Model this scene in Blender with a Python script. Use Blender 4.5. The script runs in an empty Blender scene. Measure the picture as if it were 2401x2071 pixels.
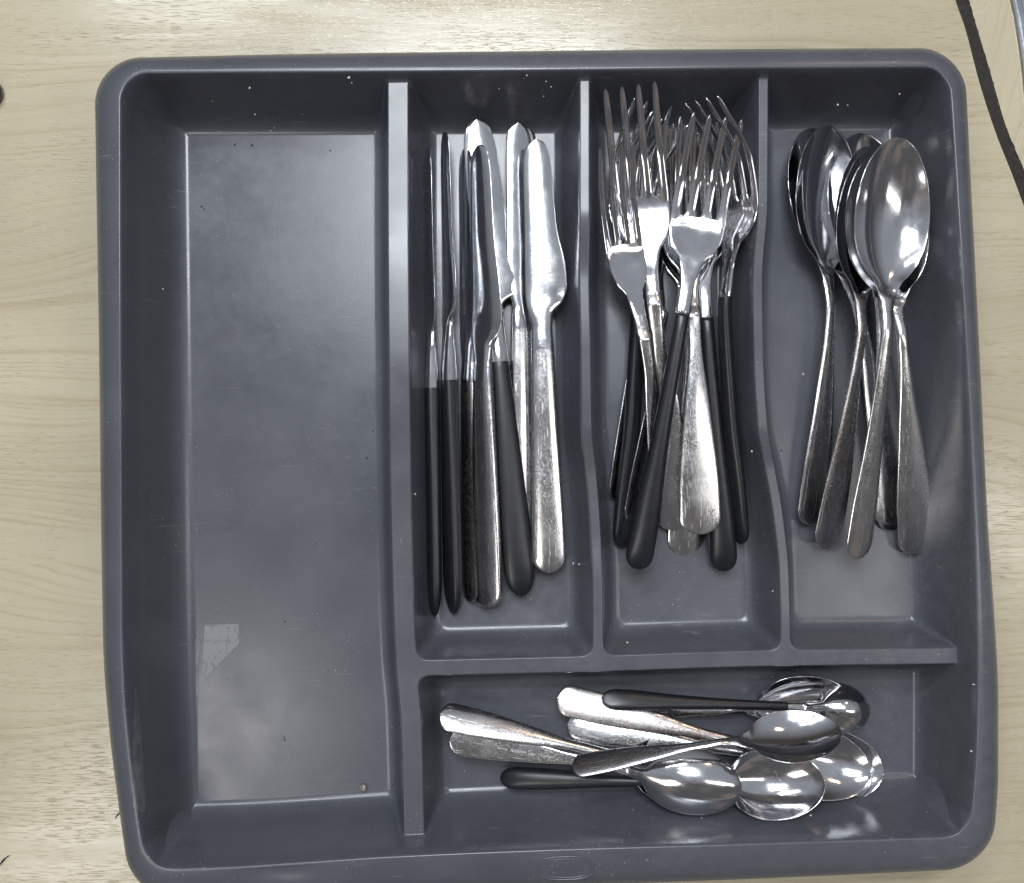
import bpy, math, random
import numpy as np
from mathutils import Vector, Matrix

R = math.radians
scene = bpy.context.scene
C = scene.collection
rng = random.Random(7)
MM = 0.001

# ------------------------------------------------------------------ camera
HC = 550.0                      # camera height above the table, mm
K = 0.2216 / 500.0
CX, CY = 1036.0, 893.5
cam_d = bpy.data.cameras.new('camera')
cam_d.sensor_fit = 'HORIZONTAL'
cam_d.sensor_width = 36.0
cam_d.lens = 36.0 / (2072.0 * K)
cam_d.clip_start = 0.01
cam_d.clip_end = 30.0
cam = bpy.data.objects.new('camera', cam_d)
cam.location = (0, 0, HC * MM)
C.objects.link(cam)
scene.camera = cam


def W(px, py, z=0.0):
    """a point of the place at height z (mm) from its bearing below the camera"""
    s = K * (HC - z)
    return ((px - CX) * s, -(py - CY) * s, z)


# ------------------------------------------------------------------ light
world = bpy.data.worlds.new('World')
scene.world = world
world.use_nodes = True
wn = world.node_tree.nodes
wl = world.node_tree.links
bg = wn['Background']
tc = wn.new('ShaderNodeTexCoord')
sep = wn.new('ShaderNodeSeparateXYZ')
wl.new(tc.outputs['Generated'], sep.inputs[0])
def wmath(op, a, b=None, clamp=False):
    n = wn.new('ShaderNodeMath')
    n.operation = op
    n.use_clamp = clamp
    for i, v in ((0, a), (1, b)):
        if v is None:
            continue
        if isinstance(v, (int, float)):
            n.inputs[i].default_value = v
        else:
            wl.new(v, n.inputs[i])
    return n.outputs[0]


def wmix(f, a, b):
    n = wn.new('ShaderNodeMix')
    n.data_type = 'RGBA'
    wl.new(f, n.inputs[0])
    for i, v in ((6, a), (7, b)):
        if isinstance(v, tuple):
            n.inputs[i].default_value = (*v, 1)
        else:
            wl.new(v, n.inputs[i])
    return n.outputs[2]


# the room: pale ceiling, dimmer walls, a dim warm side towards the viewer's side of the table
wobble = wn.new('ShaderNodeTexNoise')
wobble.inputs['Scale'].default_value = 3.2
wobble.inputs['Detail'].default_value = 3.0
wl.new(tc.outputs['Generated'], wobble.inputs['Vector'])
wall_f = wmath('MULTIPLY', wmath('SUBTRACT', sep.outputs['Z'], 0.25), 2.2, True)
room = wmix(wall_f, (0.16, 0.14, 0.13), (0.74, 0.79, 0.88))
side = wmath('ADD', sep.outputs['Y'], wmath('MULTIPLY', wmath('SUBTRACT', wobble.outputs[0], 0.5), 0.5))
dim_f = wmath('MULTIPLY', wmath('SUBTRACT', 0.06, side), 5.0, True)
warm = wmix(wmath('MULTIPLY', wmath('SUBTRACT', wobble.outputs[0], 0.50), 9.0, True), (0.26, 0.26, 0.27), (0.50, 0.42, 0.39))
wl.new(wmix(dim_f, room, warm), bg.inputs['Color'])
bg.inputs['Strength'].default_value = 0.40


def area(name, loc, size, power, color, aim=(0, 0, 0)):
    d = bpy.data.lights.new(name, 'AREA')
    d.shape = 'RECTANGLE'
    d.size, d.size_y = size
    d.energy = power
    d.color = color
    o = bpy.data.objects.new(name, d)
    o.location = loc
    o.rotation_euler = (Vector(aim) - Vector(loc)).to_track_quat('-Z', 'Y').to_euler()
    C.objects.link(o)
    return o


COOL = (0.90, 0.95, 1.0)
area('ceiling_lamp', (-0.04, 0.46, 2.0), (0.56, 0.12), 13.0, COOL)
area('ceiling_lamp', (-0.04, 0.78, 2.0), (0.56, 0.12), 14.0, COOL)
area('ceiling_lamp', (-0.50, 1.22, 2.0), (0.9, 0.16), 17.0, COOL)
area('ceiling_lamp', (1.13, -0.20, 2.0), (0.14, 1.2), 5.5, (1.0, 0.97, 0.94))
area('ceiling_lamp', (-0.80, -0.79, 2.0), (0.34, 0.74), 7.0, (1.0, 0.97, 0.94))
area('wall_lamp', (0.75, 1.35, 1.5), (0.25, 0.12), 2.0, (1.0, 0.66, 0.42))

scene.view_settings.view_transform = 'Standard'
scene.view_settings.look = 'None'
scene.view_settings.exposure = 0.0
scene.view_settings.gamma = 1.0


# ------------------------------------------------------------------ node helpers
def new_mat(name):
    m = bpy.data.materials.new(name)
    m.use_nodes = True
    nt = m.node_tree
    return m, nt, nt.nodes['Principled BSDF']


def node(nt, kind, **kw):
    n = nt.nodes.new(kind)
    for k, v in kw.items():
        if k == 'ins':
            for a, b in v.items():
                n.inputs[a].default_value = b
        else:
            setattr(n, k, v)
    return n


def lk(nt, a, b):
    nt.links.new(a, b)


def noise(nt, vec, scale, detail=3, rough=0.5, dist=0.0):
    n = node(nt, 'ShaderNodeTexNoise')
    n.inputs['Scale'].default_value = scale
    n.inputs['Detail'].default_value = detail
    n.inputs['Roughness'].default_value = rough
    n.inputs['Distortion'].default_value = dist
    if vec is not None:
        lk(nt, vec, n.inputs['Vector'])
    return n.outputs[0]


def cramp(nt, fac, stops):
    r = node(nt, 'ShaderNodeValToRGB')
    el = r.color_ramp.elements
    while len(el) > len(stops):
        el.remove(el[-1])
    while len(el) < len(stops):
        el.new(0.5)
    for e, (p, c) in zip(el, stops):
        e.position = p
        e.color = c if len(c) == 4 else (*c, 1)
    lk(nt, fac, r.inputs[0])
    return r.outputs[0]


def g3(v):
    return (v, v, v, 1)


def mapping(nt, vec, scale=(1, 1, 1), rot=(0, 0, 0), loc=(0, 0, 0)):
    m = node(nt, 'ShaderNodeMapping')
    m.inputs['Scale'].default_value = scale
    m.inputs['Rotation'].default_value = rot
    m.inputs['Location'].default_value = loc
    lk(nt, vec, m.inputs['Vector'])
    return m.outputs[0]


def mix(nt, fac, a, b, mode='MIX'):
    n = node(nt, 'ShaderNodeMix', data_type='RGBA', blend_type=mode)
    if isinstance(fac, float):
        n.inputs[0].default_value = fac
    else:
        lk(nt, fac, n.inputs[0])
    for i, x in ((6, a), (7, b)):
        if isinstance(x, tuple):
            n.inputs[i].default_value = x if len(x) == 4 else (*x, 1)
        else:
            lk(nt, x, n.inputs[i])
    return n.outputs[2]


def math_n(nt, op, a, b=None):
    n = node(nt, 'ShaderNodeMath', operation=op)
    for i, x in ((0, a), (1, b)):
        if x is None:
            continue
        if isinstance(x, (int, float)):
            n.inputs[i].default_value = x
        else:
            lk(nt, x, n.inputs[i])
    return n.outputs[0]


def bump(nt, height, strength, dist, bsdf, normal=None):
    b = node(nt, 'ShaderNodeBump')
    b.inputs['Strength'].default_value = strength
    b.inputs['Distance'].default_value = dist
    lk(nt, height, b.inputs['Height'])
    if normal is not None:
        lk(nt, normal, b.inputs['Normal'])
    lk(nt, b.outputs[0], bsdf.inputs['Normal'])
    return b.outputs[0]


def obj_coord(nt):
    return node(nt, 'ShaderNodeTexCoord').outputs['Object']


# ------------------------------------------------------------------ materials
def mat_wood(name, rot, tone=1.0, seed=0.0, rings=True):
    m, nt, b = new_mat(name)
    co = mapping(nt, obj_coord(nt), rot=(0, 0, rot), loc=(seed, seed * .3, 0))
    # slow bends of the grain
    warp = noise(nt, mapping(nt, co, (2.6, 6.0, 1)), 1.0, 2, 0.45)
    sx = node(nt, 'ShaderNodeSeparateXYZ')
    lk(nt, co, sx.inputs[0])
    y2 = math_n(nt, 'ADD', sx.outputs['Y'], math_n(nt, 'MULTIPLY', warp, 0.11))
    fine = noise(nt, mapping(nt, co, (14, 140, 1)), 1.0, 3, 0.6)
    y3 = math_n(nt, 'ADD', y2, math_n(nt, 'MULTIPLY', fine, 0.0035))
    cb = node(nt, 'ShaderNodeCombineXYZ')
    lk(nt, math_n(nt, 'MULTIPLY', sx.outputs['X'], 0.35), cb.inputs[0])
    lk(nt, math_n(nt, 'MULTIPLY', y3, 60.0), cb.inputs[1])
    jit = noise(nt, cb.outputs[0], 1.0, 2, 0.5)
    ph = math_n(nt, 'FRACT', math_n(nt, 'ADD', math_n(nt, 'MULTIPLY', y3, 165.0), math_n(nt, 'MULTIPLY', jit, 7.0)))
    line = cramp(nt, ph, [(0.0, g3(0.45)), (0.08, g3(0.05)), (0.19, g3(0.60)), (0.40, g3(0.93)), (0.88, g3(1)), (1.0, g3(0.55))])
    stg = cramp(nt, noise(nt, mapping(nt, co, (7, 60, 1), loc=(5, 2, 0)), 1.0, 3, 0.6), [(0.35, g3(0.12)), (0.68, g3(1))])
    grain = math_n(nt, 'SUBTRACT', 1.0, math_n(nt, 'MULTIPLY', math_n(nt, 'SUBTRACT', 1.0, line), stg))
    base = cramp(nt, noise(nt, mapping(nt, co, (2.0, 9.0, 1)), 1.0, 3, 0.6),
                 [(0.3, (0.43 * tone, 0.375 * tone, 0.26 * tone)), (0.7, (0.52 * tone, 0.462 * tone, 0.335 * tone))])
    dark = mix(nt, 1.0, base, (0.82, 0.77, 0.69), 'MULTIPLY')
    col = mix(nt, grain, dark, base)
    # short dark pores
    pores = noise(nt, mapping(nt, co, (130, 1500, 1)), 1.0, 2, 0.5)
    pden = noise(nt, mapping(nt, co, (16, 42, 1), loc=(3, 1, 0)), 1.0, 2, 0.5)
    pm = math_n(nt, 'MULTIPLY', cramp(nt, pores, [(0.56, g3(0)), (0.66, g3(1))]),
                cramp(nt, pden, [(0.36, g3(0.05)), (0.62, g3(0.55))]))
    col = mix(nt, pm, col, (0.27, 0.205, 0.125))
    stain = cramp(nt, noise(nt, co, 9.0, 3, 0.5), [(0.35, g3(0.90)), (0.65, g3(1.03))])
    col = mix(nt, 1.0, col, stain, 'MULTIPLY')
    lk(nt, col, b.inputs['Base Color'])
    rr = cramp(nt, fine, [(0.3, g3(0.13)), (0.7, g3(0.24))])
    lk(nt, rr, b.inputs['Roughness'])
    h = math_n(nt, 'SUBTRACT', math_n(nt, 'MULTIPLY', fine, 0.6), pm)
    bump(nt, h, 0.35, 0.0003, b)
    return m


def mat_plastic(name='tray_plastic'):
    m, nt, b = new_mat(name)
    co = obj_coord(nt)
    n1 = noise(nt, co, 22, 4, 0.6)
    col = cramp(nt, n1, [(0.3, (0.071, 0.075, 0.089)), (0.7, (0.089, 0.093, 0.109))])
    # dried water film and dust, paler
    film = math_n(nt, 'MULTIPLY', cramp(nt, noise(nt, mapping(nt, co, (7, 4, 7)), 1.0, 5, 0.62), [(0.50, g3(0)), (0.72, g3(0.22))]),
                  cramp(nt, noise(nt, co, 160, 3, 0.7), [(0.35, g3(0.2)), (0.65, g3(1))]))
    col = mix(nt, film, col, (0.20, 0.20, 0.21))
    dust = cramp(nt, noise(nt, co, 900, 1, 0.5), [(0.735, g3(0)), (0.76, g3(0.8))])
    dustm = math_n(nt, 'MULTIPLY', dust, cramp(nt, noise(nt, co, 30, 2, 0.5), [(0.48, g3(0)), (0.6, g3(0.8))]))
    col = mix(nt, dustm, col, (0.42, 0.40, 0.37))
    # hairline scratches
    sc = noise(nt, mapping(nt, co, (60, 1500, 60), rot=(0, 0, 0.7)), 1.0, 1, 0.5)
    sm = math_n(nt, 'MULTIPLY', cramp(nt, sc, [(0.70, g3(0)), (0.73, g3(1))]), cramp(nt, noise(nt, co, 26, 2, 0.5), [(0.53, g3(0)), (0.64, g3(0.36))]))
    col = mix(nt, sm, col, (0.30, 0.30, 0.32))
    lk(nt, col, b.inputs['Base Color'])
    rr = cramp(nt, noise(nt, co, 40, 4, 0.6), [(0.3, g3(0.20)), (0.7, g3(0.30))])
    lk(nt, rr, b.inputs['Roughness'])
    b.inputs['IOR'].default_value = 1.5
    h = noise(nt, co, 1400, 2, 0.5)
    bump(nt, h, 0.10, 0.0002, b)
    return m


def mat_steel(name, tint=(0.78, 0.78, 0.80), rough=(0.06, 0.14), worn=0.0, tarnish=0.0, brushed=0.0):
    m, nt, b = new_mat(name)
    co = obj_coord(nt)
    b.inputs['Metallic'].default_value = 1.0
    col = cramp(nt, noise(nt, co, 60, 3, 0.5), [(0.3, tuple(0.93 * t for t in tint)), (0.7, tint)])
    r = cramp(nt, noise(nt, co, 90, 4, 0.65), [(0.35, g3(rough[0])), (0.65, g3(rough[1]))])
    if worn > 0:
        spots = cramp(nt, noise(nt, mapping(nt, co, (900, 1300, 900)), 1.0, 4, 0.7), [(0.42, g3(0)), (0.62, g3(1))])
        zone = cramp(nt, noise(nt, co, 35, 2, 0.5), [(0.35, g3(0.25)), (0.6, g3(1))])
        w = math_n(nt, 'MULTIPLY', math_n(nt, 'MULTIPLY', spots, zone), worn)
        r = mix(nt, w, r, g3(0.32))
        col = mix(nt, math_n(nt, 'MULTIPLY', w, 0.7), col, tuple(0.74 * t for t in tint))
        # crossing scratches
        for k, a in enumerate((0.5, -0.8, 1.9)):
            s = cramp(nt, noise(nt, mapping(nt, co, (90, 2200, 90), rot=(0, 0, a), loc=(k, 0, 0)), 1.0, 1, 0.5), [(0.71, g3(0)), (0.74, g3(0.6 * worn))])
            r = mix(nt, s, r, g3(0.5))
            col = mix(nt, s, col, (0.86, 0.86, 0.88))
    if tarnish > 0:
        t = math_n(nt, 'MULTIPLY', cramp(nt, noise(nt, co, 430, 4, 0.8), [(0.50, g3(0)), (0.57, g3(tarnish))]),
                   cramp(nt, noise(nt, co, 28, 2, 0.5), [(0.40, g3(0)), (0.58, g3(1))]))
        col = mix(nt, t, col, (0.20, 0.115, 0.085))
        r = mix(nt, t, r, g3(0.5))
    lk(nt, col, b.inputs['Base Color'])
    lk(nt, r, b.inputs['Roughness'])
    if brushed > 0:
        h = noise(nt, mapping(nt, co, (2200, 35, 35)), 1.0, 2, 0.5)
    else:
        h = noise(nt, co, 160, 3, 0.6)
    bump(nt, h, 0.035 + brushed, 0.0002, b)
    return m


def mat_simple(name, color, rough, metallic=0.0, var=0.12, scale=120, bstr=0.1):
    m, nt, b = new_mat(name)
    co = obj_coord(nt)
    c = cramp(nt, noise(nt, co, scale, 4, 0.6), [(0.3, tuple(x * (1 - var) for x in color)), (0.7, tuple(min(1, x * (1 + var)) for x in color))])
    lk(nt, c, b.inputs['Base Color'])
    b.inputs['Roughness'].default_value = rough
    b.inputs['Metallic'].default_value = metallic
    bump(nt, noise(nt, co, scale * 6, 3, 0.6), bstr, 0.0004, b)
    return m


M_TABLE = mat_wood('table_wood', 0.0, 1.0, 0.0)
M_SIDE = mat_wood('side_board_wood', R(-74), 1.08, 2.3)
M_PLASTIC = mat_plastic()
M_STEEL = mat_steel('polished_steel')
M_BLADE = mat_steel('brushed_blade_steel', (0.78, 0.79, 0.82), (0.08, 0.16), worn=0.25, brushed=0.08)
M_WORN = mat_steel('worn_handle_steel', (0.76, 0.755, 0.76), (0.10, 0.20), worn=0.9)
M_TARN = mat_steel('tarnished_handle_steel', (0.70, 0.685, 0.68), (0.14, 0.26), worn=0.8, tarnish=0.8)
M_BLACK = mat_simple('black_handle_plastic', (0.010, 0.011, 0.014), 0.31, var=0.3, scale=200, bstr=0.06)
M_RUBBER = mat_simple('black_trim_rubber', (0.026, 0.022, 0.019), 0.75, var=0.55, scale=700, bstr=0.9)
M_GREY_METAL = mat_simple('grey_metal', (0.30, 0.31, 0.33), 0.35, metallic=0.7)  # the metal's own grey
M_HAIR = mat_simple('hair', (0.012, 0.009, 0.008), 0.4)
M_CRUMB_D = mat_simple('dark_crumb', (0.02, 0.018, 0.017), 0.7)
M_CRUMB_L = mat_simple('pale_crumb', (0.50, 0.47, 0.42), 0.7)


def mat_painted_reflection():  # lamp's reflection in the tray floor, put into a pale crackled colour
    m, nt, b = new_mat('crackled_painted_reflection')
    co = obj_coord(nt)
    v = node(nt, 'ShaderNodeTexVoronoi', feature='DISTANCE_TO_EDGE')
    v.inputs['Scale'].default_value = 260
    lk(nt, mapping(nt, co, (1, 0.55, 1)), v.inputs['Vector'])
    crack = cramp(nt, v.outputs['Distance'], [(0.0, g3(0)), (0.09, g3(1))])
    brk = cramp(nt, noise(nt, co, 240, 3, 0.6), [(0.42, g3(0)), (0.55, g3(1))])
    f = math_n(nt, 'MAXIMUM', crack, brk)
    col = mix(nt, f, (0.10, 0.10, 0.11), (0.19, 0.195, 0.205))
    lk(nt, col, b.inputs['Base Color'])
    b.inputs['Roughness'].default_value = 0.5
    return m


M_RES = mat_painted_reflection()


def mat_painted_reflection_dim():  # dimmer parts of that reflection, also painted as colour
    m, nt, b = new_mat('faint_painted_reflection')
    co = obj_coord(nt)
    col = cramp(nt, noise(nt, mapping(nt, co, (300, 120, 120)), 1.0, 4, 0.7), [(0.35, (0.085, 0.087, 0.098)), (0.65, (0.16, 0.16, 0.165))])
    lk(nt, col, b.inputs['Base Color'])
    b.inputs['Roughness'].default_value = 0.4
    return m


M_REFL_DIM = mat_painted_reflection_dim()


# ------------------------------------------------------------------ mesh helpers
def link(name, me, mat, parent=None, matrix=None):
    o = bpy.data.objects.new(name, me)
    if mat is not None and len(me.materials) == 0:
        me.materials.append(mat)
    C.objects.link(o)
    if parent is not None:
        o.parent = parent
    if matrix is not None:
        o.matrix_local = matrix
    return o


def tag(o, label=None, cat=None, group=None, kind=None):
    if label:
        o['label'] = label
    if cat:
        o['category'] = cat
    if group:
        o['group'] = group
    if kind:
        o['kind'] = kind
    return o


def vert_normals(V, F):
    """area weighted vertex normals; F list of quads / tris as an (n,4) array (tri: last index repeated)"""
    a, b, c, d = V[F[:, 0]], V[F[:, 1]], V[F[:, 2]], V[F[:, 3]]
    n = np.cross(c - a, d - b)
    tri = F[:, 2] == F[:, 3]
    if tri.any():
        n[tri] = np.cross(b[tri] - a[tri], c[tri] - a[tri])
    N = np.zeros_like(V)
    for k in range(4):
        np.add.at(N, F[:, k], n)
    L = np.linalg.norm(N, axis=1)
    L[L < 1e-12] = 1
    return N / L[:, None]


def sub_mesh(name, V, N, F):
    """mesh made of some faces F of a larger surface, keeping the larger surface's normals"""
    used, inv = np.unique(F.ravel(), return_inverse=True)
    G = inv.reshape(F.shape)
    faces = [tuple(f) if f[2] != f[3] else tuple(f[:3]) for f in G.tolist()]
    me = bpy.data.meshes.new(name)
    me.from_pydata((V[used] * MM).tolist(), [], faces)
    me.polygons.foreach_set('use_smooth', [True] * len(me.polygons))
    me.update()
    me.normals_split_custom_set_from_vertices([tuple(x) for x in N[used]])
    return me


def hermite(x, xs, ys):
    """smooth monotone-ish interpolation through the stations"""
    x = np.asarray(x, float)
    xs = np.asarray(xs, float)
    ys = np.asarray(ys, float)
    dx = np.diff(xs)
    m = np.diff(ys) / dx
    t = np.zeros_like(ys)
    t[1:-1] = np.where(m[:-1] * m[1:] > 0, 2 * m[:-1] * m[1:] / np.where(np.abs(m[:-1] + m[1:]) < 1e-12, 1, m[:-1] + m[1:]), 0)
    t[0], t[-1] = m[0], m[-1]
    i = np.clip(np.searchsorted(xs, x) - 1, 0, len(xs) - 2)
    h = dx[i]
    u = (x - xs[i]) / h
    uc = np.clip(u, 0, 1)
    r = ((2 * uc**3 - 3 * uc**2 + 1) * ys[i] + (uc**3 - 2 * uc**2 + uc) * h * t[i]
         + (-2 * uc**3 + 3 * uc**2) * ys[i + 1] + (uc**3 - uc**2) * h * t[i + 1])
    return r + np.where(u < 0, u * h * t[i], 0) + np.where(u > 1, (u - 1) * h * t[i + 1], 0)


# ------------------------------------------------------------------ the cutlery tray
RIM = 50.0
FLOOR = 2.2


def curve_x(pts):          # px of a near vertical line -> x(y)
    w = [W(*p) for p in pts]
    w.sort(key=lambda q: q[1])
    return [q[1] for q in w], [q[0] for q in w], [q[2] for q in w]


def curve_y(pts):
    w = [W(*p) for p in pts]
    w.sort(key=lambda q: q[0])
    return [q[0] for q in w], [q[1] for q in w], [q[2] for q in w]


IN_L = curve_x([(247, 120, 50), (247, 300, 50), (248, 800, 50), (250, 1250, 50), (255, 1400, 50), (266, 1520, 50), (281, 1640, 50), (300, 1760, 50)])
IN_R = curve_x([(1916, 120, 50), (1928, 300, 50), (1946, 600, 50), (1962, 900, 50), (1972, 1150, 50), (1976, 1350, 50), (1974, 1500, 50), (1966, 1620, 50), (1955, 1720, 50)])
IN_T = curve_y([(240, 151, 50), (600, 149, 50), (1036, 146, 50), (1500, 141, 50), (1930, 138, 50)])
IN_B = curve_y([(290, 1757, 50), (450, 1752, 50), (600, 1743, 50), (780, 1731, 50), (1100, 1717, 50), (1500, 1705, 50), (1960, 1690, 50)])
OZ = 44
OUT_L = curve_x([(190, 100, OZ), (193, 300, OZ), (200, 700, OZ), (205, 1100, OZ), (209, 1320, OZ), (221, 1480, OZ), (238, 1620, OZ), (262, 1790, OZ), (268, 1830, OZ)])
OUT_R = curve_x([(1952, 100, OZ), (1962, 300, OZ), (1982, 700, OZ), (1999, 1050, OZ), (2013, 1250, OZ), (2021, 1420, OZ), (2021, 1560, OZ), (2014, 1680, OZ), (2004, 1790, OZ)])
OUT_T = curve_y([(190, 118, OZ), (600, 109, OZ), (1036, 104, OZ), (1500, 99, OZ), (1965, 96, OZ)])
OUT_B = curve_y([(250, 1822, OZ), (700, 1808, OZ), (1100, 1794, OZ), (1500, 1780, OZ), (2020, 1757, OZ)])


def ev(c, t):
    return hermite(t, c[0], c[1])


def box_d(x, y, L, Rr, T, B, rad):
    ax = np.minimum(x - ev(L, y), ev(Rr, y) - x)
    by = np.minimum(ev(T, x) - y, y - ev(B, x))
    corner = (ax < rad) & (by < rad)
    return np.where(corner, rad - np.hypot(rad - ax, rad - by), np.minimum(ax, by))


FL_L = curve_x([(369, 120, 4), (371, 300, 4), (378, 900, 4), (386, 1300, 4), (394, 1620, 4), (400, 1750, 4)])
FL_R = curve_x([(1800, 120, 4), (1806, 300, 4), (1822, 700, 4), (1842, 1100, 4), (1851, 1400, 4), (1850, 1620, 4), (1846, 1750, 4)])


def d_in(x, y):
    return box_d(x, y, IN_L, IN_R, IN_T, IN_B, 12.0)


def d_bowl(x, y):
    """like d_in, but the side walls are stretched so that they reach the floor along their own lines"""
    xl, xr = ev(IN_L, y), ev(IN_R, y)
    ax = np.minimum((x - xl) * 13.0 / np.maximum(ev(FL_L, y) - xl, 5), (xr - x) * 13.0 / np.maximum(xr - ev(FL_R, y), 5))
    by = np.minimum(ev(IN_T, x) - y, y - ev(IN_B, x))
    ax0 = np.minimum(x - xl, xr - x)
    ax = np.where(ax0 < 2, ax0, np.where(ax0 < 4, ax0 + (ax - ax0) * (ax0 - 2) / 2, ax))
    rad = 12.0
    corner = (ax < rad) & (by < rad)
    return np.where(corner, rad - np.hypot(rad - ax, rad - by), np.minimum(ax, by))


def d_out(x, y):
    return box_d(x, y, OUT_L, OUT_R, OUT_T, OUT_B, 21.0)


def relu(x, e):
    return np.where(x < -e, 0, np.where(x > e, x, (x + e)**2 / (4 * e)))


def wall(d, h, run, et, eb):
    s = h / run
    return h - s * relu(d, et) + s * relu(d - run, eb)


def smax(a, b, k):
    h = np.clip(k - np.abs(a - b), 0, None)
    return np.maximum(a, b) + h * h / (4 * k)


DIV1 = curve_x([(804, 100, 46.5), (804, 400, 46.5), (806, 700, 46.5), (809, 950, 44), (815, 1200, 39), (822, 1350, 37.5), (832, 1480, 37.5), (836, 1640, 37.5), (839, 1800, 37.5)])
DIV2 = curve_x([(1184, 100, 46.5), (1184, 420, 46), (1183, 560, 41.5), (1186, 700, 41), (1188, 860, 40), (1197, 960, 35.5), (1206, 1080, 35), (1210, 1180, 36.5), (1211, 1290, 37.5), (1211, 1400, 37.5)])
DIV3 = curve_x([(1548, 100, 46.5), (1547, 400, 46), (1536, 560, 41.5), (1538, 720, 41), (1546, 860, 40), (1561, 950, 35.5), (1578, 1050, 35), (1589, 1160, 36.5), (1592, 1290, 37.5), (1592, 1400, 37.5)])
CROSS = curve_y([(760, 1357, 37.5), (850, 1354, 37.5), (1200, 1345, 37.5), (1600, 1333, 37.5), (1960, 1329, 37.5), (2100, 1326, 37.5)])


def tray_z(x, y, ids=False):
    d = d_in(x, y)
    z = FLOOR + wall(d_bowl(x, y), RIM - FLOOR, 9.0, 1.5, 7.0)
    yc = ev(CROSS, x)
    x1 = ev(DIV1, y)
    # the three upright bays scoop up towards the cross divider
    scoop = 3.0 * np.clip(1 - (y - yc - 5) / 40.0, 0, 1)**2 * (x > x1) * (y > yc)
    z = z + scoop * np.clip(1 - (z - FLOOR) / (RIM - FLOOR), 0, 1)
    # cross divider: only right of the long divider
    dc = np.hypot(np.maximum(np.abs(y - yc) - 3.6, 0), np.maximum(x1 - x, 0))
    zc = FLOOR + wall(dc, 37.5 - FLOOR, 5.6, 1.5, 4.2)
    hx = [(DIV1, 4.6, 0), (DIV2, 2.2, 1), (DIV3, 2.1, 1)]
    field = [z, zc]
    dmin = dc
    wsum = 1.0 / (0.3 + dc)**4
    hsum = 37.5 * wsum
    for cv, hw, stop in hx:
        xc = hermite(y, cv[0], cv[1])
        h = hermite(y, cv[0], cv[2])
        dd = np.maximum(np.abs(x - xc) - hw, 0)
        if stop:
            dd = np.hypot(dd, np.maximum(yc - y, 0))
        zd = FLOOR + wall(dd, h - FLOOR, 5.6, 1.5, 4.2)
        field.append(zd)
        kk = 6.0
        q = np.clip(kk - np.abs(dmin - dd), 0, None)
        dmin = np.maximum(np.minimum(dmin, dd) - q * q / (4 * kk), 0)
        w = 1.0 / (0.3 + dd)**4
        wsum = wsum + w
        hsum = hsum + h * w
    hh = hsum / wsum
    zdiv = FLOOR + wall(dmin, hh - FLOOR, 5.6, 1.5, 4.2)
    total = smax(z, zdiv, 13.0 * np.clip((hh + 1.5 - np.maximum(z, zdiv)) / 12, 0.02, 1))
    # keep the rim itself flat
    t = np.clip((-d) / 1.0, 0, 1)
    total = np.minimum(total, RIM)
    total = total * (1 - t) + RIM * t
    if ids:
        return total, field
    return total


def lines(knots):
    """knots: (position, dense half zone) -> parameter lines as (knot index pair, fraction)"""
    out = []
    for i in range(len(knots) - 1):
        (a, _), (b, step) = knots[i], knots[i + 1]
        n = max(1, int(round(abs(b - a) / step)))
        for k in range(n):
            out.append((i, k / n))
    out.append((len(knots) - 2, 1.0))
    return out


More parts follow.
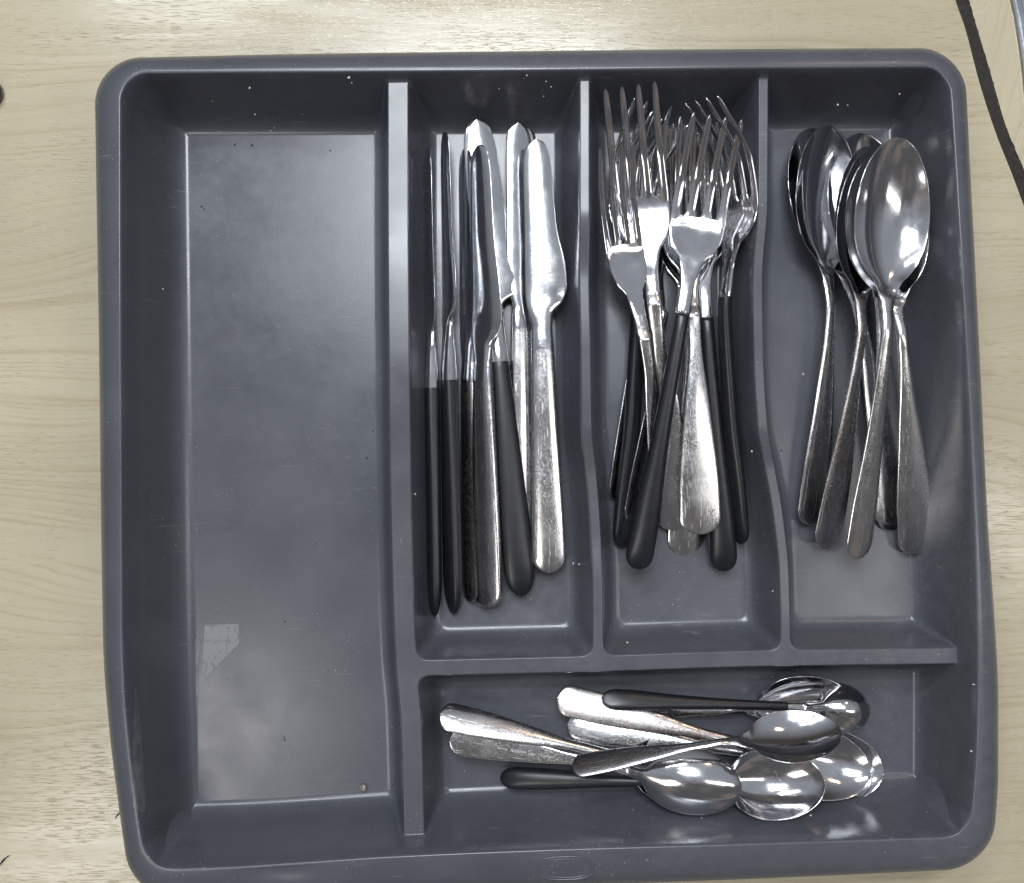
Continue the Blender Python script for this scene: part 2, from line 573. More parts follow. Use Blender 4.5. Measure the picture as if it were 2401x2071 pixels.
def build_tray():
    root = bpy.data.objects.new('cutlery_tray', None)
    C.objects.link(root)
    tag(root, 'dark grey plastic cutlery tray with five compartments lying on the wooden table', 'cutlery tray')

    def xk(y):
        l, r = ev(IN_L, y), ev(IN_R, y)
        a, b, c = (hermite(y, cv[0], cv[1]) for cv in (DIV1, DIV2, DIV3))
        return [l - 2.6, l + 20, a - 12.5, a + 12.5, b - 9.5, b + 9.5, c - 9.5, c + 9.5, r - 20, r + 2.6]

    def yk(x):
        t, bt = ev(IN_T, x), ev(IN_B, x)
        c = ev(CROSS, x)
        return [t + 2.6, t - 20, c + 11, c - 11, bt + 20, bt - 2.6]

    sx = [None, .42, 1.6, .36, 1.6, .34, 1.6, .34, 1.6, .42]
    sy = [None, .42, 1.3, .36, 1.3, .42]
    kx0 = [float(v) for v in xk(0.0)]
    ky0 = [float(v) for v in yk(0.0)]
    LX = lines(list(zip(kx0, sx)))
    LY = lines(list(zip(ky0, sy)))
    nx, ny = len(LX), len(LY)
    ii = np.array([p[0] for p in LX]); fi = np.array([p[1] for p in LX])
    jj = np.array([p[0] for p in LY]); fj = np.array([p[1] for p in LY])
    X = np.tile(np.array([kx0[a] * (1 - f) + kx0[a + 1] * f for a, f in LX])[None, :], (ny, 1))
    Y = np.tile(np.array([ky0[a] * (1 - f) + ky0[a + 1] * f for a, f in LY])[:, None], (1, nx))
    for _ in range(7):
        kx = np.stack(xk(Y))                       # (10,ny,nx)
        ky = np.stack(yk(X))
        cols = np.arange(nx)
        Xn = np.take_along_axis(kx, np.broadcast_to(ii[None, None, :], (1, ny, nx)), 0)[0] * (1 - fi)[None, :] \
            + np.take_along_axis(kx, np.broadcast_to(ii[None, None, :] + 1, (1, ny, nx)), 0)[0] * fi[None, :]
        Yn = np.take_along_axis(ky, np.broadcast_to(jj[None, :, None], (1, ny, nx)), 0)[0] * (1 - fj)[:, None] \
            + np.take_along_axis(ky, np.broadcast_to(jj[None, :, None] + 1, (1, ny, nx)), 0)[0] * fj[:, None]
        X, Y = Xn, Yn
    D = d_in(X, Y)
    LIM = -1.6
    idx = np.arange(nx * ny).reshape(ny, nx)
    q = np.stack([idx[:-1, :-1], idx[1:, :-1], idx[1:, 1:], idx[:-1, 1:]], -1).reshape(-1, 4)
    Df = D.ravel()
    keep = (Df[q] >= LIM).any(axis=1)
    q = q[keep]
    # pull the outermost vertices back on to the flange line
    x, y = X.ravel().copy(), Y.ravel().copy()
    for _ in range(4):
        dd = d_in(x, y)
        e = 0.05
        gx = (d_in(x + e, y) - d_in(x - e, y)) / (2 * e)
        gy = (d_in(x, y + e) - d_in(x, y - e)) / (2 * e)
        g = np.hypot(gx, gy) + 1e-9
        mv = np.where(dd < LIM, LIM - dd, 0)
        x += gx / g**2 * mv
        y += gy / g**2 * mv
    z, field = tray_z(x, y, True)
    V = np.stack([x, y, z], 1)
    N = vert_normals(V, q)
    # which part does a face belong to
    fz = [f[q].mean(axis=1) for f in field]
    base = fz[0]
    rest = np.stack(fz[1:])
    k = rest.argmax(axis=0)
    top = rest.max(axis=0)
    part = np.where((top > base + 0.3) & (top > FLOOR + 1.0), k + 1, 0)
    dq = d_in(x, y)[q].mean(axis=1)
    part = np.where(dq < 0.0, 0, part)
    names = {0: 'moulded_shell', 1: 'cross_divider', 2: 'long_divider', 3: 'wavy_divider', 4: 'wavy_divider'}
    for pid, nm in names.items():
        F = q[part == pid]
        link(nm, sub_mesh(nm, V, N, F), M_PLASTIC, root)

    # rolled rim: swept ring from the inner flange line to the outer edge, the skirt and the outside of the tub
    NT = 1400
    th = np.linspace(0, 2 * np.pi, NT, endpoint=False)
    # even out steps along the perimeter of a 400 x 370 box
    u = np.linspace(0, 4, NT, endpoint=False)
    sq = []
    hw, hh = 205.0, 185.0
    for t in u:
        k_, f = int(t), t - int(t)
        s = 2 * f - 1
        sq.append([(hw, s * hh), (-s * hw, hh), (-hw, -s * hh), (s * hw, -hh)][k_])
    sq = np.array(sq)
    sq /= np.linalg.norm(sq, axis=1)[:, None]
    cx0, cy0 = W(1100, 930, 45)[:2]

    def trace(fn, level):
        lo = np.full(NT, 60.0)
        hi = np.full(NT, 330.0)
        for _ in range(40):
            mid = (lo + hi) / 2
            v = fn(cx0 + sq[:, 0] * mid, cy0 + sq[:, 1] * mid)
            lo = np.where(v > level, mid, lo)
            hi = np.where(v > level, hi, mid)
        return np.stack([cx0 + sq[:, 0] * lo, cy0 + sq[:, 1] * lo], 1)

    cin = trace(d_in, LIM + 0.15)
    cout = trace(d_out, 0.0)
    loops = []
    for s in np.linspace(0, 1, 15):
        p = cin * (1 - s) + cout * s
        zz = RIM - 0.015 - 4.6 * s**1.7 - 2.0 * s**6
        loops.append((p, zz))
    nrm = cout - cin
    nrm /= np.linalg.norm(nrm, axis=1)[:, None]
    for off, zz in ((0.5, 42.6), (0.8, 41.4), (0.8, 36.0), (0.3, 35.4), (-0.6, 35.6), (-1.0, 36.4), (-1.0, 41.0)):
        loops.append((cout + nrm * off, zz))
    loops.append((cin + nrm * 1.2, 43.0))
    loops.append((cin - nrm * 2.0, 38.0))
    loops.append((cin - nrm * 11.5, 3.0))
    loops.append((cin - nrm * 13.0, 0.4))
    # gentle finger scoop near the front left
    RV = []
    for p, zz in loops:
        zc = np.full(NT, zz)
        RV.append(np.column_stack([p, zc]))
    RV = np.concatenate(RV)
    nl = len(loops)
    a = np.arange(NT)
    b = (a + 1) % NT
    RF = np.concatenate([np.stack([l * NT + a, (l + 1) * NT + a, (l + 1) * NT + b, l * NT + b], 1) for l in range(nl - 1)])
    sx_, sy_ = W(575, 1770, 48)[:2]
    bumpz = np.exp(-(((RV[:, 0] - sx_) / 19.0)**2 + ((RV[:, 1] - sy_ - 2) / 5.0)**2)) * 1.7
    RV[:, 2] -= np.where(RV[:, 2] > 44, bumpz, 0)
    RN = vert_normals(RV, RF)
    rim_f = RF[: (13 + 8) * NT]
    out_f = RF[(13 + 8) * NT:]
    rim = link('rim', sub_mesh('rim', RV, RN, rim_f), M_PLASTIC, root)
    link('outer_wall', sub_mesh('outer_wall', RV, RN, out_f), M_PLASTIC, root)

    def rim_z(px, py):
        """height of the rim surface at a world point"""
        p = np.array([px, py])
        i = np.argmin(np.abs(cin[:, 0] - px) + (cin[:, 1] > 0) * 1e6)
        t = (cin[i, 1] - py) / (cin[i, 1] - cout[i, 1])
        t = min(max(t, 0), 1)
        return RIM - 0.015 - 4.6 * t**1.7 - 2.0 * t**6, -(7.8 * t**.7 + 12.0 * t**5) / abs(cin[i, 1] - cout[i, 1])

    # raised oval maker's badge on the front rim
    ox, oy, _ = W(1145, 1756, 48)
    z0, sl = rim_z(ox, oy)
    tilt = math.atan(sl)
    tmat = Matrix.Translation(Vector((ox, oy, z0)) * MM) @ Matrix.Rotation(R(1.4), 4, 'Z') @ Matrix.Rotation(-tilt, 4, 'X')

    def stadium_ring(name, hx_, hy_, wdt, h):
        n = 96
        V_, F_ = [], []
        for i in range(n):
            t = 2 * math.pi * i / n
            c, s = math.cos(t), math.sin(t)
            ex = math.copysign(abs(c)**0.72, c)
            ey = math.copysign(abs(s)**0.72, s)
            for r, zz in ((-wdt, -0.35), (-wdt * .5, h), (wdt * .5, h), (wdt, -0.35)):
                V_.append(((hx_ + r) * ex, (hy_ + r) * ey, zz))
        for i in range(n):
            j = (i + 1) % n
            for k in range(3):
                F_.append((i * 4 + k, i * 4 + k + 1, j * 4 + k + 1, j * 4 + k))
        V_ = np.array(V_); F_ = np.array(F_)
        return sub_mesh(name, V_, vert_normals(V_, F_), F_)

    badge = link('oval_badge', stadium_ring('oval_badge', 12.6, 5.9, 0.42, 0.16), M_PLASTIC, root, tmat)
    link('inner_ring', stadium_ring('inner_ring', 11.2, 4.8, 0.32, 0.12), M_PLASTIC, badge)
    fc = bpy.data.curves.new('lettering', 'FONT')
    fc.body = 'addis'
    fc.size = 6.4 * MM
    fc.extrude = 0.30 * MM
    fc.bevel_depth = 0.06 * MM
    fc.align_x = 'CENTER'
    fc.align_y = 'CENTER'
    fc.space_character = 1.1
    fo = bpy.data.objects.new('lettering_curve', fc)
    C.objects.link(fo)
    dg = bpy.context.evaluated_depsgraph_get()
    me = bpy.data.meshes.new_from_object(fo.evaluated_get(dg))
    bpy.data.objects.remove(fo)
    link('lettering', me, M_PLASTIC, badge, Matrix.Translation((0, 0.0003, -0.0002)))

    # lamp reflections in the plastic, painted as thin pale patches over it
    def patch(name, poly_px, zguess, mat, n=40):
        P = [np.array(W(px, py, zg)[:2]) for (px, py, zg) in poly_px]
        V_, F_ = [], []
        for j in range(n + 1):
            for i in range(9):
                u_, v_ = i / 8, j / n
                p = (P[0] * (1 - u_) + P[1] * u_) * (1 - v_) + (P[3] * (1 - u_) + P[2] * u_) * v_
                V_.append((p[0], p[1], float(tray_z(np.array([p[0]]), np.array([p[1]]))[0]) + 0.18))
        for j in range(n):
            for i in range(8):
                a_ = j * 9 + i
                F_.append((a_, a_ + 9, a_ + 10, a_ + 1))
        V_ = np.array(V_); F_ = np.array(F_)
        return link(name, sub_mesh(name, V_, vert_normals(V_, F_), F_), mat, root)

    r1 = patch('painted_reflection', [(417, 1262, 3), (486, 1261, 3), (486, 1300, 3), (411, 1377, 3)], 3, M_RES)
    r1['label'] = 'pale crackled painted reflection on the floor of the wide compartment'
    r2 = patch('painted_reflection', [(398, 1291, 3), (408, 1290, 3), (402, 1420, 3), (400, 1460, 3)], 3, M_REFL_DIM)
    r2['label'] = 'thin grey sliver of painted reflection beside the crackled patch'
    r3 = patch('painted_reflection', [(302, 1370, 22), (306, 1370, 20), (333, 1604, 17), (300, 1604, 30)], 20, M_REFL_DIM)
    r3['label'] = 'long faint painted reflection on the left inner wall'
    return root


tray = build_tray()

# ------------------------------------------------------------------ table, trim and what lies beyond
edge_in = [(1780, -1500), (1850, -560), (1880, -260), (1905, -110), (1933, 0), (1953, 58), (1982, 168), (2017, 275), (2046, 348), (2072, 417), (2130, 560), (2210, 740), (2330, 960)]
edge_out = [(1808, -1500), (1880, -560), (1912, -260), (1936, -110), (1962, 0), (1979, 58), (2005, 145), (2034, 246), (2050, 288), (2072, 339), (2140, 500), (2240, 720), (2370, 960)]


def dense(pts, n=420):
    ys = [p[1] for p in pts]
    xs = [p[0] for p in pts]
    t = np.linspace(ys[0], ys[-1], n)
    return [W(float(hermite(v, ys, xs)), float(v), 0) for v in t]


EI = dense(edge_in)
EO = dense(edge_out)


def slab(name, outline, z0, z1, mat):
    n = len(outline)
    V_ = [(p[0] * MM, p[1] * MM, z1 * MM) for p in outline] + [(p[0] * MM, p[1] * MM, z0 * MM) for p in outline]
    F_ = [tuple(range(n)), tuple(range(2 * n - 1, n - 1, -1))]
    for i in range(n):
        j = (i + 1) % n
        F_.append((i, n + i, n + j, j))
    me = bpy.data.meshes.new(name)
    me.from_pydata(V_, [], F_)
    me.update()
    import bmesh
    bm = bmesh.new(); bm.from_mesh(me)
    bmesh.ops.recalc_face_normals(bm, faces=bm.faces)
    bm.to_mesh(me); bm.free()
    return link(name, me, mat)


top_pts = [(-900, EI[0][1], 0), (-900, -800, 0), (900, -800, 0), (900, EI[-1][1], 0)] + list(reversed(EI))
table = slab('table_top', top_pts, -28, 0, M_TABLE)
tag(table, 'pale beige wood grain table top under the tray', None, None, 'structure')

# crumbly black strip along the curved table edge
rs = random.Random(5)
sm = 0.0
strip_in, strip_out = [], []
for a_, b_ in zip(EI, EO):
    strip_in.append((a_[0] + 0.1, a_[1], 0))
    strip_out.append((b_[0] + rs.uniform(-0.35, 0.35) - 0.1, b_[1], 0))
strip = slab('edge_strip', strip_in + list(reversed(strip_out)), -26, -0.6, M_RUBBER)
tag(strip, 'rough black strip curving along the right edge of the table top', 'edge strip')

beyond = [(p[0] + 0.25, p[1], 0) for p in EO] + [(900, EO[-1][1], 0), (900, EO[0][1], 0)]
board = slab('side_board', beyond, -28, -1.2, M_SIDE)
tag(board, 'pale wooden board beyond the black strip in the upper right corner', 'board')

# grey metal edge in the far corner
fr = bpy.data.objects.new('metal_edge', None)
C.objects.link(fr)
tag(fr, 'grey metal edge with a bright lip in the upper right corner', 'metal edge')


def prism_line(name, pts, w0, w1, z0, z1, mat, parent):
    V_, F_ = [], []
    for (px, py) in pts:
        x, y, _ = W(px, py, z1)
        V_ += [(x + w0, y, z0), (x + w0 + 0.3, y, z1), (x + w1 - 0.3, y, z1), (x + w1, y, z0)]
    for i in range(len(pts) - 1):
        for k in range(3):
            F_.append((4 * i + k, 4 * i + 4 + k, 4 * i + 5 + k, 4 * i + k + 1))
    V_ = np.array(V_, float); F_ = np.array(F_)
    N_ = vert_normals(V_, F_)
    me = bpy.data.meshes.new(name)
    me.from_pydata((V_ * MM).tolist(), [], F_.tolist())
    import bmesh
    bm = bmesh.new(); bm.from_mesh(me)
    bmesh.ops.recalc_face_normals(bm, faces=bm.faces)
    bm.to_mesh(me); bm.free()
    return link(name, me, mat, parent)


lip_px = [(2040, -120), (2049, -50), (2061, 0), (2068, 30), (2076, 80), (2084, 140), (2094, 240)]
prism_line('lip', lip_px, 0.0, 1.6, -1.2, 3.0, M_STEEL, fr)
prism_line('side_panel', [(a - 3, b) for a, b in lip_px], 1.9, 26, -1.2, 2.2, M_GREY_METAL, fr)
prism_line('base_strip', [(a - 14, b) for a, b in lip_px], 0.0, 2.9, -1.2, 0.6, M_GREY_METAL, fr)


# ------------------------------------------------------------------ cutlery generator
def strip_mesh(S, stations, NJ=14):
    """loops of vertices along S; stations(s) -> dict of arrays: yl, yr, z, cup, tc, te (top curve and thickness)"""
    st = stations(S)
    J = np.linspace(-1, 1, NJ)
    Jt = np.sin(J * np.pi / 2)
    loops = []
    yl, yr = st['yl'], st['yr']
    mid, hw = (yl + yr) / 2, np.maximum((yr - yl) / 2, 0.02)
    edge = np.sqrt(np.clip(1 - np.abs(Jt)**6, 0, 1))
    topz, botz = [], []
    Yv = mid[:, None] + hw[:, None] * Jt[None, :]
    cz = st['z'][:, None] - st['cup'][:, None] * (1 - Jt[None, :]**2)
    tc = st['tc'][:, None] * (1 - Jt[None, :]**2) + st['te'][:, None] * Jt[None, :]**2
    if 'tr' in st:        # wedge: thinner towards +y
        w = (Jt[None, :] + 1) / 2
        tc = st['te'][:, None] * (1 - w) + st['tr'][:, None] * w
    half = tc * 0.5 * (0.25 + 0.75 * edge[None, :])
    if st.get('flat', False):
        top = cz + half
        bot = cz - half
    else:
        top = cz + half
        bot = cz - half
    Xv = np.broadcast_to(S[:, None], Yv.shape)
    upper = np.stack([Xv, Yv, top], -1)
    lower = np.stack([Xv, Yv, bot], -1)[:, ::-1]
    V = np.concatenate([upper, lower], 1)          # (ns, 2NJ, 3)
    return V


def loops_faces(ns, m, off=0, cap0=True, cap1=True):
    F, tags = [], []
    for i in range(ns - 1):
        a = off + i * m + np.arange(m)
        b = off + i * m + (np.arange(m) + 1) % m
        F.append(np.stack([a, a + m, b + m, b], 1)[:, ::-1])
        tags.append(np.full(m, i))
    NJ = m // 2
    for flag, i in ((cap0, 0), (cap1, ns - 1)):
        if flag:
            o = off + i * m
            k = np.arange(NJ - 1)
            f = np.stack([o + k, o + k + 1, o + m - 2 - k, o + m - 1 - k], 1)
            if i == 0:
                pass
            else:
                f = f[:, ::-1]
            F.append(f)
            tags.append(np.full(NJ - 1, max(i - 1, 0)))
    return np.concatenate(F), np.concatenate(tags)


def cosspace(a, b, n, both=True):
    t = np.linspace(0, np.pi, n)
    u = (1 - np.cos(t)) / 2
    return a + (b - a) * u


def seg_S(*parts):
    S = [parts[0][0]]
    for a, b, n, mode in parts:
        u = np.linspace(0, 1, n + 1)[1:]
        if mode == 'in':       # dense at a
            u = 1 - np.cos(u * np.pi / 2)
        elif mode == 'out':    # dense at b
            u = np.sin(u * np.pi / 2)
        S += list(a + (b - a) * u)
    return np.array(S)


def end_round(s, e, p=2.0):
    p = 2.5
    q = np.clip((e - s) / e, 0, 1)
    return np.sqrt(np.clip(1 - q**p, 0, 1))


KINDS = {}


def make_parts(name, V3, S, cuts, part_names, mats, extra=None):
    """cuts: part boundaries along S; returns list of (part name, mesh, material, parent part or None)"""
    ns, m = V3.shape[:2]
    F, tg = loops_faces(ns, m)
    V = V3.reshape(-1, 3)
    N = vert_normals(V, F[: (ns - 1) * m])
    mid = (S[:-1] + S[1:]) / 2
    pid = np.searchsorted(np.array(cuts), mid)[tg]
    out = []
    for k, pn in enumerate(part_names):
        out.append((pn, sub_mesh(pn, V, N, F[pid == k]), mats[k], None))
    return out


def spoon_kind(L, bl, bw, depth, hw_end, neck, arch, black=False, handle_mat=None, thick=1.0, end_len=9.0, hlen=0.50, drop=4.0):
    """L length, bl bowl length, bw bowl width; the handle end is at 0, the bowl tip at L"""
    nb = L - bl
    S = seg_S((0.02, end_len, 14, 'in'), (end_len, nb - 16, 44, 'lin'), (nb - 16, nb, 14, 'lin'),
              (nb, L - bl * .45, 26, 'lin'), (L - bl * .45, L - 0.01, 34, 'out'))

    def st(s):
        hw = hermite(s, [0, L * .1, L * .3, nb - 28, nb - 8, nb], [hw_end, hw_end * .97, hw_end * .66, neck, neck * 1.0, neck * 1.15])
        hw = hw * end_round(s, end_len, 2.0)
        q = np.clip((s - nb) / bl, 0, 1)
        # egg shaped bowl, widest near 42 %
        u = np.where(q < .44, (q / .44) * .5, .5 + (q - .44) / .56 * .5)
        bowl = (bw / 2) * np.sqrt(np.clip(1 - (2 * u - 1)**2, 0, 1))
        w = np.where(s < nb, hw, np.maximum(bowl, 0))
        blend = np.clip((s - (nb - 12)) / 20, 0, 1)
        w = np.where((s > nb - 12) & (s < nb + 14), np.maximum(w, neck * 1.1 + (bw / 2 * .62 - neck) * blend**2.2), w)
        zc = hermite(s, [0, L * .12, L * .34, L * .55, nb - 10, nb + 4, nb + bl * .5, L], [0.0, arch * .30, arch * .75, arch * .95, arch * .35 + drop * .6, drop, drop * .72, drop * .5])
        cup = np.where(s > nb - 6, depth * np.clip(1 - (2 * np.clip((s - nb + 6) / (bl + 6), 0, 1) - 1)**2, 0, 1)**0.8, 0)
        er = end_round(s, end_len * 1.6)
        dome = np.where(s < nb, -0.35 * er, 0)
        tc = hermite(s, [0, L * .2, L * .5, nb - 14, nb + 8, L], [1.9 * thick, 1.9 * thick, 2.3 * thick, 3.2 * thick, 1.3, 1.1])
        if black:
            tc = np.where(s < L * hlen, 5.2 * end_round(s, 20, 2.0) + .4, tc)
        te = hermite(s, [0, nb - 14, nb + 8, L], [1.3 * thick, 1.5 * thick, 1.1, 1.0])
        if black:
            te = np.where(s < L * hlen, 3.2 * end_round(s, 20, 2) + .3, te)
        tc = te + (tc - te) * er
        return dict(yl=-w, yr=w, z=zc, cup=cup + dome, tc=tc, te=te)
    if black:
        S = np.unique(np.concatenate([S, [L * hlen - .02, L * hlen + .02]]))
    V3 = strip_mesh(S, st, 18)
    hm = M_BLACK if black else (handle_mat or M_WORN)
    if black:
        return dict(L=L, parts=make_parts('spoon', V3, S, [L * hlen, nb - 2], ['handle', 'neck', 'bowl'], [hm, M_STEEL, M_STEEL]))
    return dict(L=L, parts=make_parts('spoon', V3, S, [nb - 4], ['handle', 'bowl'], [hm, M_STEEL]))


def fork_kind(L, W_, tine, head, hw_end, neck, arch, black=False, handle_mat=None, hlen=0.56, lift=10.0, thick=1.0, dip=5.0):
    s1 = L - tine                # slot bottoms
    s0 = s1 - head               # shoulders start
    S = seg_S((0.02, 9, 14, 'in'), (9, s0 - 10, 42, 'lin'), (s0 - 10, s1, 26, 'lin'))

    def zprof(s):
        return hermite(s, [0, L * .12, L * .34, L * .55, s0 - 14, s0 + 6, s1 - 2, s1 + tine * .35, L],
                       [0, arch * .3, arch * .8, arch, arch * .5, -dip * .25, -dip, -dip * .75, lift])

    def st(s):
        hw = hermite(s, [0, L * .1, L * .3, s0 - 26, s0 - 6, s0 + head * .2, s0 + head * .42, s0 + head * .65, s1],
                     [hw_end, hw_end * .97, hw_end * .64, neck, neck * 1.05, W_ * .22, W_ * .40, W_ * .48, W_ * .5])
        hw = hw * end_round(s, 9.0)
        tc = hermite(s, [0, L * .2, L * .5, s0 - 12, s0 + 6, s1], [1.9 * thick, 2.0 * thick, 2.3 * thick, 3.4 * thick, 2.0, 1.8])
        te = hermite(s, [0, L * .5, s0 - 12, s0 + 6, s1], [1.3 * thick, 1.6 * thick, 2.4 * thick, 1.6, 1.5])
        if black:
            tc = np.where(s < L * hlen, 5.8 * end_round(s, 22, 2) + .5, tc)
            te = np.where(s < L * hlen, 3.8 * end_round(s, 22, 2) + .4, te)
        er = end_round(s, 14.0)
        tc = te + (tc - te) * er
        cup = hermite(s, [0, 16, s0, s1], [0, -.35, 0.2, 0.9])
        return dict(yl=-hw, yr=hw, z=zprof(s), cup=cup, tc=tc, te=te)
    if black:
        S = np.unique(np.concatenate([S, [L * hlen - .02, L * hlen + .02]]))
    V3 = strip_mesh(S, st, 14)
    ns, m = V3.shape[:2]
    F, tg = loops_faces(ns, m)
    Vs, Fs, ids = [V3.reshape(-1, 3)], [F], []
    Ns = [vert_normals(Vs[0], F[: (ns - 1) * m])]
    mid = (S[:-1] + S[1:]) / 2
    if black:
        cuts, names, mats = [L * hlen, s0 - 4], ['handle', 'neck', 'head'], [M_BLACK, M_STEEL, M_STEEL]
    else:
        cuts, names, mats = [s0 - 4], ['handle', 'head'], [handle_mat or M_WORN, M_STEEL]
    ids.append(np.searchsorted(np.array(cuts), mid)[tg])
    # tines with rounded crotches
    g = W_ * .115
    wt = (W_ - 3 * g) / 4
    off = ns * m
    ST = seg_S((s1 - 2.5, s1 + 4, 9, 'lin'), (s1 + 4, L - 4, 20, 'lin'), (L - 4, L, 8, 'out'))
    for k in range(4):
        c = -W_ / 2 + wt / 2 + k * (wt + g)

        def stt(s, c=c, k=k):
            w = hermite(s, [s1 - 2.6, s1 - .2, s1 + 1.0, s1 + 3.2, L - 6, L], [wt / 2 + g * .5, wt / 2 + g * .5, wt / 2 + g * .20, wt / 2, wt * .34, wt * .19])
            wl = np.minimum(w, wt / 2) if k == 0 else w
            wr = np.minimum(w, wt / 2) if k == 3 else w
            e = np.sqrt(np.clip((L - s + .02) / 1.6, 0, 1))
            tc = hermite(s, [s1 - 2.6, s1, L - 8, L], [1.62, 1.66, 1.5, .9])
            cup = np.full_like(s, .0)
            zz = zprof(s)
            return dict(yl=c - wl * e, yr=c + wr * e, z=zz, cup=cup, tc=tc, te=tc * .85)
        T3 = strip_mesh(ST, stt, 8)
        T3[:, :, 2] -= 0.9 * (1 - np.clip(np.abs(T3[:, :, 1]) / (W_ / 2), 0, 1)**2) * np.clip(1 - (ST - s1) / tine, 0, 1)[:, None]
        nt_, mt = T3.shape[:2]
        Ft, tt = loops_faces(nt_, mt, off, cap0=True)
        Vs.append(T3.reshape(-1, 3)); Fs.append(Ft)
        Ns.append(vert_normals(Vs[-1], Ft[: (nt_ - 1) * mt] - off))
        ids.append(np.full(len(Ft), len(names) + k))
        off += nt_ * mt
    V = np.concatenate(Vs); F = np.concatenate(Fs); ids = np.concatenate(ids)
    N = np.concatenate(Ns)
    out = []
    for k, pn in enumerate(names):
        out.append((pn, sub_mesh(pn, V, N, F[ids == k]), mats[k], None))
    for k in range(4):
        out.append(('tine', sub_mesh('tine', V, N, F[ids == len(names) + k]), M_STEEL, 'head'))
    return dict(L=L, parts=out)


def knife_kind(L, Lh, hw_end, hw_neck, bw, black=False, handle_mat=None, serr=True, th=5.0, bolster=12.0):
    S = seg_S((0.02, 9, 14, 'in'), (9, Lh, 34, 'lin'), (Lh, Lh + bolster, 16, 'lin'), (Lh + bolster, L - 26, 240 if serr else 60, 'lin'), (L - 26, L - .02, 30, 'out'))

    def st(s):
        hw = hermite(s, [0, Lh * .15, Lh * .55, Lh, Lh + bolster * .7], [hw_end, hw_end * .98, hw_end * .82, hw_neck, hw_neck * .9])
        hw = hw * end_round(s, 8 if not black else 17, 2.0)
        b0 = Lh + bolster
        # blade: straight spine on -y, belly on +y
        yl_b = hermite(s, [b0 - 4, b0 + 8, L * .8, L - 14, L - 5, L - 2, L - .6, L], [-hw_neck * .9, -bw * .36, -bw * .33, -bw * .31, -bw * .26, -bw * .18, -bw * .09, -bw * .0])
        yr_b = hermite(s, [b0 - 6, b0 + 1, b0 + 7, b0 + 14, b0 + 24, L * .8, L - 14, L - 5, L - 2, L - .6, L], [hw_neck * .9, hw_neck * 1.0, bw * .52, bw * .63, bw * .60, bw * .43, bw * .34, bw * .27, bw * .20, bw * .11, bw * .03])
        if serr:
            a = np.clip((s - (b0 + 24)) / 4, 0, 1) * np.clip((L - 16 - s) / 4, 0, 1)
            yr_b = yr_b - 0.28 * a * np.abs(np.sin(s * np.pi / 1.6))
        t = np.clip((s - (b0 - 6)) / 6, 0, 1)
        yl = np.where(s < b0 - 6, -hw, yl_b)
        yr = np.where(s < b0 - 6, hw, yr_b)
        te = hermite(s, [0, Lh, b0, b0 + 12, L], [th * .62, th * .75, 3.0, 1.9, 1.0])
        tr = hermite(s, [0, Lh, b0, b0 + 10, L], [th * .62, th * .75, 2.6, .5, .4])
        tc = hermite(s, [0, Lh * .5, Lh, b0, b0 + 12, L], [th, th, th * 1.05, 3.6, 1.6, .9])
        if black:
            k_ = end_round(s, 26, 2)
            te = np.where(s < Lh, te * k_ + .3, te)
            tr = np.where(s < Lh, tr * k_ + .3, tr)
            tc = np.where(s < Lh, tc * k_ + .35, tc)
        else:
            tc = te + (tc - te) * end_round(s, 14.0)
        d = dict(yl=yl, yr=yr, z=np.zeros_like(s), cup=np.zeros_like(s), tc=tc, te=te, tr_=tr)
        return d
    if black:
        S = np.unique(np.concatenate([S, [Lh - .02, Lh + .02]]))
    # build by hand to mix domed handle with wedge blade
    st_ = st(S)
    NJ = 16
    J = np.sin(np.linspace(-1, 1, NJ) * np.pi / 2)
    mid = (st_['yl'] + st_['yr']) / 2
    hw = np.maximum((st_['yr'] - st_['yl']) / 2, .02)
    Yv = mid[:, None] + hw[:, None] * J
    w = (J + 1) / 2
    domed = st_['tc'][:, None] * (1 - J**2) + st_['te'][:, None] * J**2
    wedge = st_['te'][:, None] * (1 - w) + st_['tr_'][:, None] * w
    f = np.clip((S - (Lh + 2)) / bolster, 0, 1)[:, None]
    T = domed * (1 - f) + (wedge + 1.3 * (1 - J**2)[None, :]) * f
    edge = np.sqrt(np.clip(1 - np.abs(J)**6, 0, 1))
    half = T * .5 * (.3 + .7 * edge)
    Xv = np.broadcast_to(S[:, None], Yv.shape)
    V3 = np.concatenate([np.stack([Xv, Yv, half], -1), np.stack([Xv, Yv, -half], -1)[:, ::-1]], 1)
    V3 = (V3 * np.array([1, -1, 1]))[:, ::-1]
    hm = M_BLACK if black else (handle_mat or M_WORN)
    if black:
        return dict(L=L, parts=make_parts('knife', V3, S, [Lh, Lh + bolster], ['handle', 'bolster', 'blade'], [hm, M_STEEL, M_BLADE]))
    return dict(L=L, parts=make_parts('knife', V3, S, [Lh], ['handle', 'blade'], [hm, M_BLADE]))


